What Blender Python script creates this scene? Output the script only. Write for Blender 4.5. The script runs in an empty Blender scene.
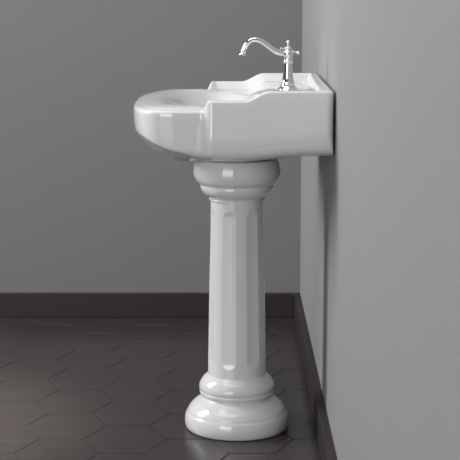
import bpy, bmesh, math
import numpy as np
from mathutils import Vector

S = bpy.context.scene
COL = S.collection
R = math.radians

# ------------------------------------------------------------------ helpers
def link(name, me, mats, parent=None, smooth=True):
    o = bpy.data.objects.new(name, me)
    COL.objects.link(o)
    for m in (mats if isinstance(mats, (list, tuple)) else [mats]):
        me.materials.append(m)
    if smooth:
        me.polygons.foreach_set('use_smooth', [True] * len(me.polygons))
    if parent is not None:
        o.parent = parent
    return o

def obj(name, verts, faces, mats, parent=None, smooth=True):
    me = bpy.data.meshes.new(name)
    me.from_pydata([tuple(map(float, v)) for v in verts], [], faces)
    bm = bmesh.new(); bm.from_mesh(me)
    bmesh.ops.recalc_face_normals(bm, faces=bm.faces)
    bm.to_mesh(me); bm.free()
    me.update()
    return link(name, me, mats, parent, smooth)

def empty(name, loc):
    o = bpy.data.objects.new(name, None)
    o.empty_display_size = .05
    COL.objects.link(o)
    o.location = loc
    return o

def tag(o, label=None, cat=None, group=None, kind=None):
    if label: o['label'] = label
    if cat: o['category'] = cat
    if group: o['group'] = group
    if kind: o['kind'] = kind
    return o

def pchip(xs, ys):
    """monotone cubic through the given points"""
    x = np.array(xs, float); y = np.array(ys, float)
    h = np.diff(x); d = np.diff(y) / h
    m = np.zeros(len(x))
    for i in range(1, len(x) - 1):
        if d[i-1] * d[i] > 0:
            w1 = 2*h[i] + h[i-1]; w2 = h[i] + 2*h[i-1]
            m[i] = (w1 + w2) / (w1/d[i-1] + w2/d[i])
    m[0] = d[0]; m[-1] = d[-1]
    def f(q):
        q = min(max(q, x[0]), x[-1])
        i = min(max(int(np.searchsorted(x, q)) - 1, 0), len(h) - 1)
        t = (q - x[i]) / h[i]
        return float((1+2*t)*(1-t)**2*y[i] + t*(1-t)**2*h[i]*m[i] + t*t*(3-2*t)*y[i+1] + t*t*(t-1)*h[i]*m[i+1])
    return f

def catmull(pts, n):
    P = [np.array(p, float) for p in pts]
    P = [2*P[0]-P[1]] + P + [2*P[-1]-P[-2]]
    out = []
    for i in range(1, len(P) - 2):
        for j in range(n):
            t = j / n
            a, b, c, d = P[i-1], P[i], P[i+1], P[i+2]
            out.append(.5*((2*b) + (c-a)*t + (2*a-5*b+4*c-d)*t*t + (3*b-a-3*c+d)*t**3))
    out.append(P[-2])
    return out

def rings_obj(name, rings, mats, parent=None, close_a=True, close_b=True):
    """rings: list of equally long closed loops of points"""
    n = len(rings[0]); V = []; F = []
    for r in rings: V += list(r)
    for k in range(len(rings) - 1):
        for i in range(n):
            j = (i + 1) % n
            F.append((k*n+i, k*n+j, (k+1)*n+j, (k+1)*n+i))
    if close_a:
        V.append(np.mean(np.array(rings[0]), axis=0)); c = len(V) - 1
        F += [(c, (i+1) % n, i) for i in range(n)]
    if close_b:
        b = (len(rings)-1)*n
        V.append(np.mean(np.array(rings[-1]), axis=0)); c = len(V) - 1
        F += [(c, b+i, b+(i+1) % n) for i in range(n)]
    return obj(name, V, F, mats, parent)

def smooth_profile(pts, n=6):
    return [tuple(p) for p in catmull(pts, n)]

def lathe(name, prof, mat, parent=None, seg=96, axis=(0, 0, 1), loc=(0, 0, 0), n=6):
    """revolve (r, h) profile about an axis through loc"""
    P = smooth_profile(prof, n) if n > 1 else prof
    q = Vector((0, 0, 1)).rotation_difference(Vector(axis).normalized())
    rings = []
    for r, h in P:
        ring = []
        for i in range(seg):
            a = 2*math.pi*i/seg
            v = q @ Vector((max(r, 1e-5)*math.cos(a), max(r, 1e-5)*math.sin(a), h))
            ring.append((v.x+loc[0], v.y+loc[1], v.z+loc[2]))
        rings.append(ring)
    return rings_obj(name, rings, mat, parent)

def tube(name, path, radii, mat, parent=None, seg=32):
    """sweep a circle along a path that stays in the xz plane"""
    rings = []
    N = len(path)
    for i, p in enumerate(path):
        t = np.array(path[min(i+1, N-1)]) - np.array(path[max(i-1, 0)])
        t = t / np.linalg.norm(t)
        s = np.array((0, 1, 0)); u = np.cross(t, s)
        ring = [np.array(p) + radii[i]*(math.cos(2*math.pi*k/seg)*u + math.sin(2*math.pi*k/seg)*s) for k in range(seg)]
        rings.append(ring)
    return rings_obj(name, rings, mat, parent)

# ---------------------------------------------------------------- materials
def new_mat(name):
    m = bpy.data.materials.new(name); m.use_nodes = True
    return m, m.node_tree, m.node_tree.nodes['Principled BSDF']

def ceramic():
    m, nt, b = new_mat('glazed_white_ceramic')
    N = nt.nodes; L = nt.links
    tc = N.new('ShaderNodeTexCoord')
    no = N.new('ShaderNodeTexNoise'); no.inputs['Scale'].default_value = 3.0; no.inputs['Detail'].default_value = 2
    L.new(tc.outputs['Object'], no.inputs['Vector'])
    cr = N.new('ShaderNodeValToRGB')
    cr.color_ramp.elements[0].color = (.665, .662, .653, 1)
    cr.color_ramp.elements[1].color = (.69, .687, .679, 1)
    L.new(no.outputs['Fac'], cr.inputs['Fac'])
    L.new(cr.outputs['Color'], b.inputs['Base Color'])
    b.inputs['Roughness'].default_value = .06
    b.inputs['IOR'].default_value = 1.5
    return m

def chrome():
    m, nt, b = new_mat('polished_chrome')
    b.inputs['Base Color'].default_value = (.74, .74, .75, 1)
    b.inputs['Metallic'].default_value = 1
    b.inputs['Roughness'].default_value = .05
    return m

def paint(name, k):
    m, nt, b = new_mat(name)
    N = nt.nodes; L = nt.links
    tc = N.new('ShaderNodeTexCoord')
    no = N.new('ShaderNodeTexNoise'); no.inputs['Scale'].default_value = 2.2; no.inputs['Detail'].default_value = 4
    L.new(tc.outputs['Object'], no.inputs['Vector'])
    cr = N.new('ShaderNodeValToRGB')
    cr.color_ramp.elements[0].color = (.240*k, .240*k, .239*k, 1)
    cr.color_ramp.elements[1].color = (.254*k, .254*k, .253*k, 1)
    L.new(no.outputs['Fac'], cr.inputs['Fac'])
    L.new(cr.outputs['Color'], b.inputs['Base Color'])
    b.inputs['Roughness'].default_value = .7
    fine = N.new('ShaderNodeTexNoise'); fine.inputs['Scale'].default_value = 260
    L.new(tc.outputs['Object'], fine.inputs['Vector'])
    bp = N.new('ShaderNodeBump'); bp.inputs['Strength'].default_value = .04; bp.inputs['Distance'].default_value = .001
    L.new(fine.outputs['Fac'], bp.inputs['Height']); L.new(bp.outputs['Normal'], b.inputs['Normal'])
    return m

def tile():
    m, nt, b = new_mat('charcoal_porcelain_tile')
    N = nt.nodes; L = nt.links
    tc = N.new('ShaderNodeTexCoord')
    mp = N.new('ShaderNodeMapping'); mp.inputs['Scale'].default_value = (1.2, 9, 1)
    L.new(tc.outputs['Object'], mp.inputs['Vector'])
    no = N.new('ShaderNodeTexNoise'); no.inputs['Scale'].default_value = 5; no.inputs['Detail'].default_value = 6
    L.new(mp.outputs['Vector'], no.inputs['Vector'])
    cr = N.new('ShaderNodeValToRGB')
    cr.color_ramp.elements[0].color = (.034, .0275, .0258, 1); cr.color_ramp.elements[0].position = .3
    cr.color_ramp.elements[1].color = (.045, .037, .035, 1); cr.color_ramp.elements[1].position = .7
    L.new(no.outputs['Fac'], cr.inputs['Fac'])
    L.new(cr.outputs['Color'], b.inputs['Base Color'])
    b.inputs['Roughness'].default_value = .25
    return m

def plain(name, col, rough):
    m, nt, b = new_mat(name)
    N = nt.nodes; L = nt.links
    tc = N.new('ShaderNodeTexCoord')
    no = N.new('ShaderNodeTexNoise'); no.inputs['Scale'].default_value = 14; no.inputs['Detail'].default_value = 5
    L.new(tc.outputs['Object'], no.inputs['Vector'])
    cr = N.new('ShaderNodeValToRGB')
    cr.color_ramp.elements[0].color = tuple(c*.9 for c in col) + (1,)
    cr.color_ramp.elements[1].color = tuple(c*1.1 for c in col) + (1,)
    L.new(no.outputs['Fac'], cr.inputs['Fac'])
    L.new(cr.outputs['Color'], b.inputs['Base Color'])
    b.inputs['Roughness'].default_value = rough
    b.inputs['Specular IOR Level'].default_value = .3
    return m

CER, CHR, TILE = ceramic(), chrome(), tile()
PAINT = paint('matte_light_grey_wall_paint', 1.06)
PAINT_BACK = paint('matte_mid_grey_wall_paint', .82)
GROUT = plain('dark_grout', (.034, .030, .029), .9)
BASE = plain('dark_stained_wood', (.031, .0250, .0238), .5)

# ------------------------------------------------------------- room setting
BACK_Y = 1.207
WALL_X = .2311
LEFT_X = -3.6
FRONT_Y = -5.2
TOP_Z = 2.7

def box(name, lo, hi, mat, bevel=0, kind='structure'):
    x0, y0, z0 = lo; x1, y1, z1 = hi
    V = [(x0,y0,z0),(x1,y0,z0),(x1,y1,z0),(x0,y1,z0),(x0,y0,z1),(x1,y0,z1),(x1,y1,z1),(x0,y1,z1)]
    F = [(0,1,2,3),(4,5,6,7),(0,1,5,4),(1,2,6,5),(2,3,7,6),(3,0,4,7)]
    o = obj(name, V, F, mat, None, False)
    if bevel:
        md = o.modifiers.new('edge', 'BEVEL'); md.width = bevel; md.segments = 3
    if kind: o['kind'] = kind
    return o

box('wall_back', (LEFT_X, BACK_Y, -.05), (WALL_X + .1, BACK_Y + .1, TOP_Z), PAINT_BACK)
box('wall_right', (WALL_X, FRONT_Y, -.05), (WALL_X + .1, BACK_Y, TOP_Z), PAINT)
BT = .020; BH = .0795
box('baseboard_back', (LEFT_X, BACK_Y - BT, 0), (WALL_X - BT, BACK_Y, BH), BASE, .002)
box('baseboard_right', (WALL_X - BT, FRONT_Y, 0), (WALL_X, BACK_Y, BH), BASE, .002)

# floor: grout bed with bevelled hexagonal tiles in one mesh
def make_floor():
    e, tot, dep = .1075, .1995, .2155       # flat edge, corner to corner, flat to flat
    cs = e + (tot - e)/2                    # column spacing
    cx0, cy0 = HEX0
    V = []; F = []; MI = []
    def poly(pts, mi):
        b = len(V); V.extend(pts); F.append(tuple(range(b, b+len(pts)))); MI.append(mi)
    poly([(LEFT_X, FRONT_Y, -.0016), (WALL_X, FRONT_Y, -.0016), (WALL_X, BACK_Y, -.0016), (LEFT_X, BACK_Y, -.0016)], 1)
    i0 = int((LEFT_X - cx0)/cs) - 1; i1 = int((WALL_X - cx0)/cs) + 2
    j0 = int((FRONT_Y - cy0)/dep) - 1; j1 = int((BACK_Y - cy0)/dep) + 2
    def clip(poly_):
        def cut(P, f):
            out = []
            for k in range(len(P)):
                a, b = P[k], P[(k+1) % len(P)]
                fa, fb = f(a), f(b)
                if fa >= 0: out.append(a)
                if (fa >= 0) != (fb >= 0):
                    t = fa/(fa-fb); out.append((a[0]+(b[0]-a[0])*t, a[1]+(b[1]-a[1])*t))
            return out
        for f in (lambda p: p[0]-LEFT_X, lambda p: WALL_X-p[0], lambda p: p[1]-FRONT_Y, lambda p: BACK_Y-p[1]):
            poly_ = cut(poly_, f)
            if len(poly_) < 3: return []
        return poly_
    for i in range(i0, i1+1):
        for j in range(j0, j1+1):
            cx = cx0 + i*cs; cy = cy0 + (j + (.5 if i % 2 else 0))*dep
            base = [(-tot/2, 0), (-e/2, -dep/2), (e/2, -dep/2), (tot/2, 0), (e/2, dep/2), (-e/2, dep/2)]
            def ring(g):
                k = 1 - 2*g/dep
                return clip([(cx + x*k, cy + y*k) for x, y in base])
            r0, r1, r2 = ring(.0006), ring(.0012), ring(.0030)
            if len(r2) < 3 or not (len(r0) == len(r1) == len(r2)): 
                if len(r1) >= 3: poly([(x, y, 0) for x, y in r1], 0)
                continue
            n = len(r0); b = len(V)
            V.extend([(x, y, -.0016) for x, y in r0] + [(x, y, -.0007) for x, y in r1] + [(x, y, 0) for x, y in r2])
            for q in (0, 1):
                for k in range(n):
                    m = (k+1) % n
                    F.append((b+q*n+k, b+q*n+m, b+(q+1)*n+m, b+(q+1)*n+k)); MI.append(0)
            F.append(tuple(b+2*n+k for k in range(n))); MI.append(0)
    me = bpy.data.meshes.new('floor')
    me.from_pydata(V, [], F); me.update()
    o = link('floor', me, [TILE, GROUT], None, False)
    me.polygons.foreach_set('material_index', MI)
    o['kind'] = 'structure'
    return o
HEX0 = (-.4078, .2186)
make_floor()

# ----------------------------------------------------------------- pedestal
AX = .0172
ped = tag(empty('pedestal', (AX, 0, 0)),
          'glossy white fluted ceramic column pedestal standing on the dark hexagon tile floor', 'pedestal')

cap_prof = [(.0, .6758), (.060, .6758), (.076, .6757), (.0775, .6745), (.0780, .6725), (.0800, .6715), (.0900, .6722), (.0960, .6718), (.0998, .6690), (.1024, .6610), (.1045, .651), (.1055, .6423), (.1054, .635),
            (.1040, .628), (.1005, .6205), (.0955, .6140), (.0915, .6115), (.0895, .6100), (.0888, .6070), (.0890, .6020), (.0882, .5985),
            (.0855, .5925), (.0805, .5865), (.0735, .5815), (.0690, .5785), (.0668, .5765), (.0655, .5735), (.064, .572), (.0, .572)]
lathe('capital', cap_prof, CER, ped, seg=128, n=5)

FL = [-68, -17, 34.5, -112, -163, -214.5]          # flute centre angles seen from above
def make_shaft():
    seg = 540
    zs = list(np.linspace(.112, .135, 4)) + list(np.linspace(.138, .190, 22)) + list(np.linspace(.20, .50, 16)) + list(np.linspace(.505, .556, 22)) + list(np.linspace(.56, .580, 5))
    hw = 14.5
    Rz = pchip([.10, .14, .17, .35, .532, .574, .59], [.0730, .0719, .0712, .0681, .0644, .0645, .0650])
    rings = []
    for z in zs:
        rr = Rz(z); ring = []
        for i in range(seg):
            a = 360.0*i/seg
            cut = 0
            for c in FL:
                d = (a - c + 180) % 360 - 180
                if abs(d) < hw:
                    w = hw*math.pi/180*rr               # half width in metres
                    u = d/hw*w
                    # rounded ends: distance outside the straight part
                    dz = max(0, (.162 + w) - z, z - (.548 - w))
                    rho = math.hypot(u, dz)/w
                    if rho < 1:
                        q = 1 - rho*rho
                        cut = max(cut, .0028*q)
            r = rr - cut
            ring.append((r*math.sin(R(a)), -r*math.cos(R(a)), z))
        rings.append(ring)
    return rings_obj('shaft', rings, CER, ped)
make_shaft()

base_prof = [(.0, .1395), (.066, .1395), (.0712, .1385), (.0775, .1335), (.0845, .1265), (.0900, .1180), (.0930, .1105), (.0936, .1040), (.0924, .0990), (.0918, .0968), (.0928, .0945), (.0926, .0915), (.0900, .0880),
             (.0872, .0850), (.0866, .0815), (.0895, .0780), (.0985, .0725), (.1065, .0665), (.1140, .0590), (.1185, .0530), (.1210, .0490), (.1228, .0440), (.1262, .0390),
             (.1283, .0320), (.1294, .0240), (.1292, .0150), (.1280, .0085), (.1266, .0045), (.1245, .0018), (.1215, .0004), (.1180, .0), (.1100, .0), (.0, .0)]
lathe('base', base_prof, CER, ped, seg=128, n=5)

# -------------------------------------------------------------------- basin
def rect_sdf(x, y, x0, x1, hy, r):
    cx = (x0+x1)/2; hx = (x1-x0)/2
    qx = abs(x-cx)-hx+r; qy = abs(y)-hy+r
    return math.hypot(max(qx, 0), max(qy, 0)) + min(max(qx, qy), 0) - r
FX, FA, FB = -.040, .1870, .306                    # front bowl: where it starts, its depth, half width
FP, FQ = 6.5, 2.3                                  # straight flanks, bowed front
def front_sdf(x, y):
    dx = max(FX - x, 0)/FA; ay = abs(y)/FB
    F = dx**FP + ay**FQ
    g = math.hypot(FP*dx**(FP-1)/FA, FQ*ay**(FQ-1)/FB)
    return max((F - 1)/max(g, 2.0), x - .15)
W0, W1, WY, WR = -.0535, .2268, .3225, .016
def wing_sdf(x, y): return rect_sdf(x, y, W0, W1, WY, WR)
def smin(a, b, k):
    h = max(k - abs(a-b), 0)/k
    return min(a, b) - h*h*k*.25
def sdf(x, y): return smin(front_sdf(x, y), wing_sdf(x, y), .014)

CX = .03
def angles():
    A = set()
    for a in np.linspace(0, 360, 360, endpoint=False): A.add(round(float(a), 3))
    a0 = math.degrees(math.atan2(.312, W0 - CX))
    for d in np.linspace(-4, 4, 65):
        A.add(round(a0 + d, 3)); A.add(round(360 - a0 - d, 3))
    ar = math.degrees(math.atan2(WY-.008, W1 - CX - .008))
    for d in np.linspace(-5, 5, 41):
        A.add(round((ar + d) % 360, 3)); A.add(round((360 - ar - d) % 360, 3))
    L = sorted(A); out = [L[0]]
    for a in L[1:]:
        if a - out[-1] > .06: out.append(a)
    return out
ANG = angles()

def trace():
    pts = []
    for a in ANG:
        c, s = math.cos(R(a)), math.sin(R(a))
        lo, hi = 0.0, .6
        for _ in range(34):
            m = (lo+hi)/2
            if sdf(CX + m*c, m*s) < 0: lo = m
            else: hi = m
        pts.append((CX + lo*c, lo*s))
    return np.array(pts)
EDGE = trace()
def dist_to(poly, P):
    """distance from each point of P to a closed polyline"""
    A = poly; B = np.roll(poly, -1, axis=0); AB = B - A
    L2 = np.maximum((AB**2).sum(1), 1e-14)
    AP = P[:, None, :] - A[None]
    t = np.clip((AP*AB[None]).sum(2)/L2[None], 0, 1)
    return np.sqrt(((AP - t[..., None]*AB[None])**2).sum(2).min(1))
def outline(inset):
    if inset <= 0: return [tuple(p) for p in EDGE]
    D = EDGE - np.array([CX, 0]); ln = np.sqrt((D**2).sum(1)); U = D/ln[:, None]
    lo = ln*.4; hi = ln.copy()
    for _ in range(16):
        m = (lo+hi)/2
        ok = dist_to(EDGE, np.array([CX, 0]) + U*m[:, None]) > inset
        lo = np.where(ok, m, lo); hi = np.where(ok, hi, m)
    return [tuple(p) for p in np.array([CX, 0]) + U*lo[:, None]]
UEDGE = EDGE.copy(); UEDGE[UEDGE[:, 0] > .19, 0] += .3      # the wall side does not tuck under

def sstep(x, a, b):
    t = min(max((x-a)/(b-a), 0), 1)
    return t*t*(3-2*t)
def rim_z(x):  return .8118 + .0234*sstep(x, -.0625, -.0455) + .0212*sstep(x, .030, .088)
def deck_z(x): return .8118 + .0012*sstep(x, -.06, .0) + .0220*sstep(x, .036, .092)

PF = pchip([0, .001, .003, .0127, .0365, .060, .084, .108, .132, .157, .26], [.787, .773, .7585, .7385, .7126, .6969, .686, .6768, .6710, .6685, .667])
PG = pchip([0, .002, .007, .018, .035, .10, .20, .30, .36], [.744, .731, .7205, .7125, .7070, .6990, .6870, .6700, .6690])
def crown(x, k): return .0075*k*sstep(-x, .02, .075)        # the front rim is gently domed
def under_ring(P):
    out = []
    for (x, y), d in zip(P, dist_to(UEDGE, np.array(P))):
        dx = max(FX - x, 0)/FA; ay = abs(y)/FB
        rho = (dx**3 + ay**3)**(1/3)
        wf = sstep(dx/max(rho, 1e-5), .45, .95)            # 1 round the bow, 0 along the flanks
        z = PG(d) + (PF(d) - PG(d))*wf - .008 + .012*sstep(x, .0, .20)
        z += .033*sstep(-x, .05, .18)*sstep(abs(y), .02, .30)*sstep(d, -.01, .025)
        if x > .10: z += .02*sstep(x, .11, .20)*sstep(d, .10, .30)
        out.append((x, y, min(max(.6762, z), .793)))
    return out

def make_basin(parent):
    O = outline(0.0)
    rings = []
    c0 = (.0172, 0)
    # underside, from the middle out to the foot of the wall
    for s in [.02, .10, .18, .26, .34, .42, .50, .57, .64, .70, .75, .80, .84, .875, .905, .93, .95, .966, .978, .987, .993, .997, .9992]:
        rings.append([(px, py - math.copysign(.0045*sstep(-px, -W0, .075)*s**40, py) if abs(py) > .1 else py, pz)
                      for px, py, pz in under_ring([(c0[0] + (x-c0[0])*s, c0[1] + (y-c0[1])*s) for x, y in O])])
    foot = [p[2] for p in under_ring([(c0[0]+(x-c0[0])*.9995, y*.9995) for x, y in O])]
    RO = .0075
    def rr(x): return .0065 + .0055*sstep(-x, .15, .21)
    def draft(x, y, t):
        k = .0045*sstep(-x, -W0, .075)*(1 - t)              # the bowl narrows a little downwards
        return (x, y - math.copysign(k, y) if abs(y) > .1 else y)
    for t in (0, .2, .4, .6, .8, 1):
        rings.append([draft(x, y, t) + (f + (rim_z(x) - rr(x) - f)*t,) for (x, y), f in zip(O, foot)])
    for a in (15, 30, 45, 60, 75, 90):
        ins = RO*(1 - math.cos(R(a)))
        P = outline(ins)
        rings.append([(x, y, rim_z(x) - rr(x)*(1 - math.sin(R(a)))) for x, y in P])
    # inner side of the raised lip, down to the deck
    for ins, t in ((.0110, .0), (.0150, .04), (.0175, .13), (.0200, .30), (.0225, .52), (.0250, .73), (.0275, .88), (.0305, .97), (.034, 1.0)):
        P = outline(ins)
        rings.append([(x, y, rim_z(x) + (deck_z(x) - rim_z(x))*t + crown(x, .72*sstep(ins, .004, .034)*.999)) for x, y in P])
    IN = outline(.034)
    # deck to bowl opening
    EX, EA, EB = -.034, .098, .218
    E = []
    for a in ANG:
        c, s = math.cos(R(a)), math.sin(R(a))
        A = (c/EA)**2 + (s/EB)**2; B = 2*(CX-EX)*c/EA**2; C = ((CX-EX)/EA)**2 - 1
        m = (-B + math.sqrt(B*B - 4*A*C))/(2*A)
        E.append((CX + m*c, m*s))
    CR = pchip([0, .15, .35, .6, .8, 1.0], [.72, .92, 1.0, .78, .42, .0])
    for t in (.1, .2, .3, .4, .5, .6, .7, .8, .9):
        rings.append([(x+(ex-x)*t, y+(ey-y)*t, deck_z(x+(ex-x)*t) + crown(x+(ex-x)*t, CR(t))) for (x, y), (ex, ey) in zip(IN, E)])
    BW = pchip([0, .30, .5, .65, .8, .9, .95, 1.0], [.724, .732, .749, .772, .7945, .8055, .8100, .8129])
    for q in (1.0, .99, .97, .945, .91, .87, .82, .76, .68, .58, .46, .34, .22, .10):
        ring = []
        for ex, ey in E:
            z = BW(q)
            z += (deck_z(ex) - .813)*q**8
            ring.append((EX + (ex-EX)*q, ey*q, z))
        rings.append(ring)
    return rings_obj('basin', rings, CER, parent)

basin = make_basin(None)
tag(basin, 'glossy white ceramic basin with stepped rim resting on top of the fluted pedestal', 'sink')

# ------------------------------------------------------------------- faucet
FXX = .1385; FZ = .8352
fau = tag(empty('faucet', (FXX, 0, FZ)),
          'polished chrome faucet with long curved spout and cross handle on the basin deck', 'faucet')
lathe('base_flange', [(0, 0), (.0225, 0), (.0240, .001), (.0238, .003), (.0215, .0055), (.0185, .0085), (.0165, .0125), (.0158, .014), (0, .014)], CHR, fau, seg=64)
lathe('body', [(0, .012), (.0150, .012), (.0162, .014), (.0160, .017), (.0143, .020), (.0132, .026), (.0122, .034), (.0110, .044), (.0102, .054), (.0098, .062), (.0104, .065),
               (.0122, .067), (.0124, .069), (.0106, .0715), (.0104, .076), (.0118, .081), (.0126, .086), (.0118, .0895), (.0095, .0930), (.0082, .0945), (0, .0945)], CHR, fau, seg=64)
def loc(x, z): return (x - FXX, 0, z - FZ)
sp = catmull([loc(*p) for p in [(.1365, .9222), (.1270, .9226), (.1130, .9256), (.1015, .9322), (.0900, .9410), (.0770, .9497), (.0660, .9545), (.0555, .9548), (.0465, .9510), (.0395, .9435), (.0350, .9350), (.0325, .9275)]], 8)
n = len(sp)
rad = [.0070 - .0012*min(1, i/(n*.55)) for i in range(n)]
tube('spout', sp, rad, CHR, fau)
tip = np.array(sp[-1]); td = tip - np.array(sp[-3]); td = td/np.linalg.norm(td)
lathe('aerator', [(0, -.001), (.0058, -.001), (.0066, .0005), (.0066, .002), (.0060, .0032), (.0068, .0055), (.0077, .0078), (.0079, .0092), (.0072, .0098), (0, .0085)], CHR, fau, seg=40, axis=tuple(td), loc=tuple(tip))
# handle on top: hub with finial, a short pin and a lever that ends in a knob
hd = lathe('handle', [(0, .0935), (.0070, .0935), (.0076, .0950), (.0070, .0965), (.0056, .0975), (.0058, .0990), (.0070, .1005), (.0070, .1025), (.0050, .1045), (.0030, .1052), (0, .1052)], CHR, fau, seg=40)
fin = lathe('finial', [(0, .1045), (.0024, .1045), (.0022, .1075), (.0030, .1085), (.0024, .1095), (.0034, .1110), (.0044, .1135), (.0042, .1158), (.0028, .1178), (.0018, .1186), (0, .1190)], CHR, hd, seg=32)
lathe('pin', [(0, .004), (.0022, .004), (.0021, .009), (.0021, .0155), (.0028, .0165), (.0028, .0185), (.0018, .0195), (0, .0195)], CHR, hd, seg=24, axis=(-1, 0, 0), loc=(0, 0, .0985))
lv = lathe('lever', [(0, .004), (.0030, .004), (.0026, .010), (.0021, .016), (.0020, .0195), (.0026, .0205), (.0022, .0215), (0, .0215)], CHR, hd, seg=24, axis=(1, 0, -.30), loc=(0, 0, .0960))
lathe('knob', [(0, .0205), (.0022, .0205), (.0036, .0225), (.0044, .0250), (.0042, .0275), (.0028, .0295), (.0014, .0302), (0, .0304)], CHR, lv, seg=32, axis=(1, 0, -.30), loc=(0, 0, .0960))

# ---------------------------------------------------------------- light, sky
def area(name, loc_, target, sx, sy, power, col=(1, 1, 1), spread=180):
    l = bpy.data.lights.new(name, 'AREA'); l.shape = 'RECTANGLE'; l.size = sx; l.size_y = sy
    l.energy = power; l.color = col; l.spread = R(spread)
    o = bpy.data.objects.new(name, l); COL.objects.link(o)
    o.location = loc_
    o.rotation_euler = (Vector(target) - Vector(loc_)).to_track_quat('-Z', 'Y').to_euler()
    return o
area('window_light_side', (-3.3, .65, 2.3), (.1, .1, .5), 1.1, 1.9, 132)
area('window_light_front', (-2.1, -4.6, 1.0), (.1, 0, .75), 2.4, 1.7, 88)
area('added_top_fill', (-.55, -.6, 2.65), (-.45, -.4, 0), 1.7, 1.7, 31)  # added fill from above, brightens the basin's rim and deck
sl = bpy.data.lights.new('added_floor_spot', 'SPOT'); sl.energy = 800; sl.spot_size = R(34); sl.spot_blend = 1; sl.shadow_soft_size = .08  # added spot, puts a brighter pool on the floor at the left
so = bpy.data.objects.new('added_floor_spot', sl); COL.objects.link(so); so.location = (-1.15, -.35, 2.6)
so.rotation_euler = (Vector((-1.02, -.05, 0)) - so.location).to_track_quat('-Z', 'Y').to_euler()

w = bpy.data.worlds.new('room_ambient'); w.use_nodes = True; S.world = w
N = w.node_tree.nodes; L = w.node_tree.links
bg = N['Background']
# the rest of the room: pale towards the open side, dim overhead and along the far left
tc = N.new('ShaderNodeTexCoord'); sx = N.new('ShaderNodeSeparateXYZ')
L.new(tc.outputs['Generated'], sx.inputs['Vector'])
def math_node(op, a, b):
    n = N.new('ShaderNodeMath'); n.operation = op
    for k, v in enumerate((a, b)):
        if isinstance(v, (int, float)): n.inputs[k].default_value = v
        else: L.new(v, n.inputs[k])
    return n.outputs[0]
front = math_node('MAXIMUM', math_node('MULTIPLY', sx.outputs['Y'], -1), 0)
up = math_node('MAXIMUM', sx.outputs['Z'], 0)
val = math_node('ADD', .03, math_node('MULTIPLY', math_node('MULTIPLY', front, front), .18))
val = math_node('MULTIPLY', val, math_node('SUBTRACT', 1.0, math_node('MULTIPLY', up, .72)))
L.new(val, bg.inputs['Strength'])
bg.inputs['Color'].default_value = (1, .993, .985, 1)

# ------------------------------------------------------------------- camera
cam = bpy.data.cameras.new('camera'); cam.sensor_width = 36; cam.sensor_fit = 'HORIZONTAL'
cam.lens = 1450/460*36
cam.clip_start = .05
co = bpy.data.objects.new('camera', cam); COL.objects.link(co)
co.location = (0, -3.4774, 1.09)
co.rotation_euler = (R(90 - 9.7056), 0, 0)
S.camera = co

S.view_settings.view_transform = 'Standard'
S.view_settings.look = 'None'
S.view_settings.gamma = 1
S.view_settings.use_curve_mapping = False
S.view_settings.exposure = 0
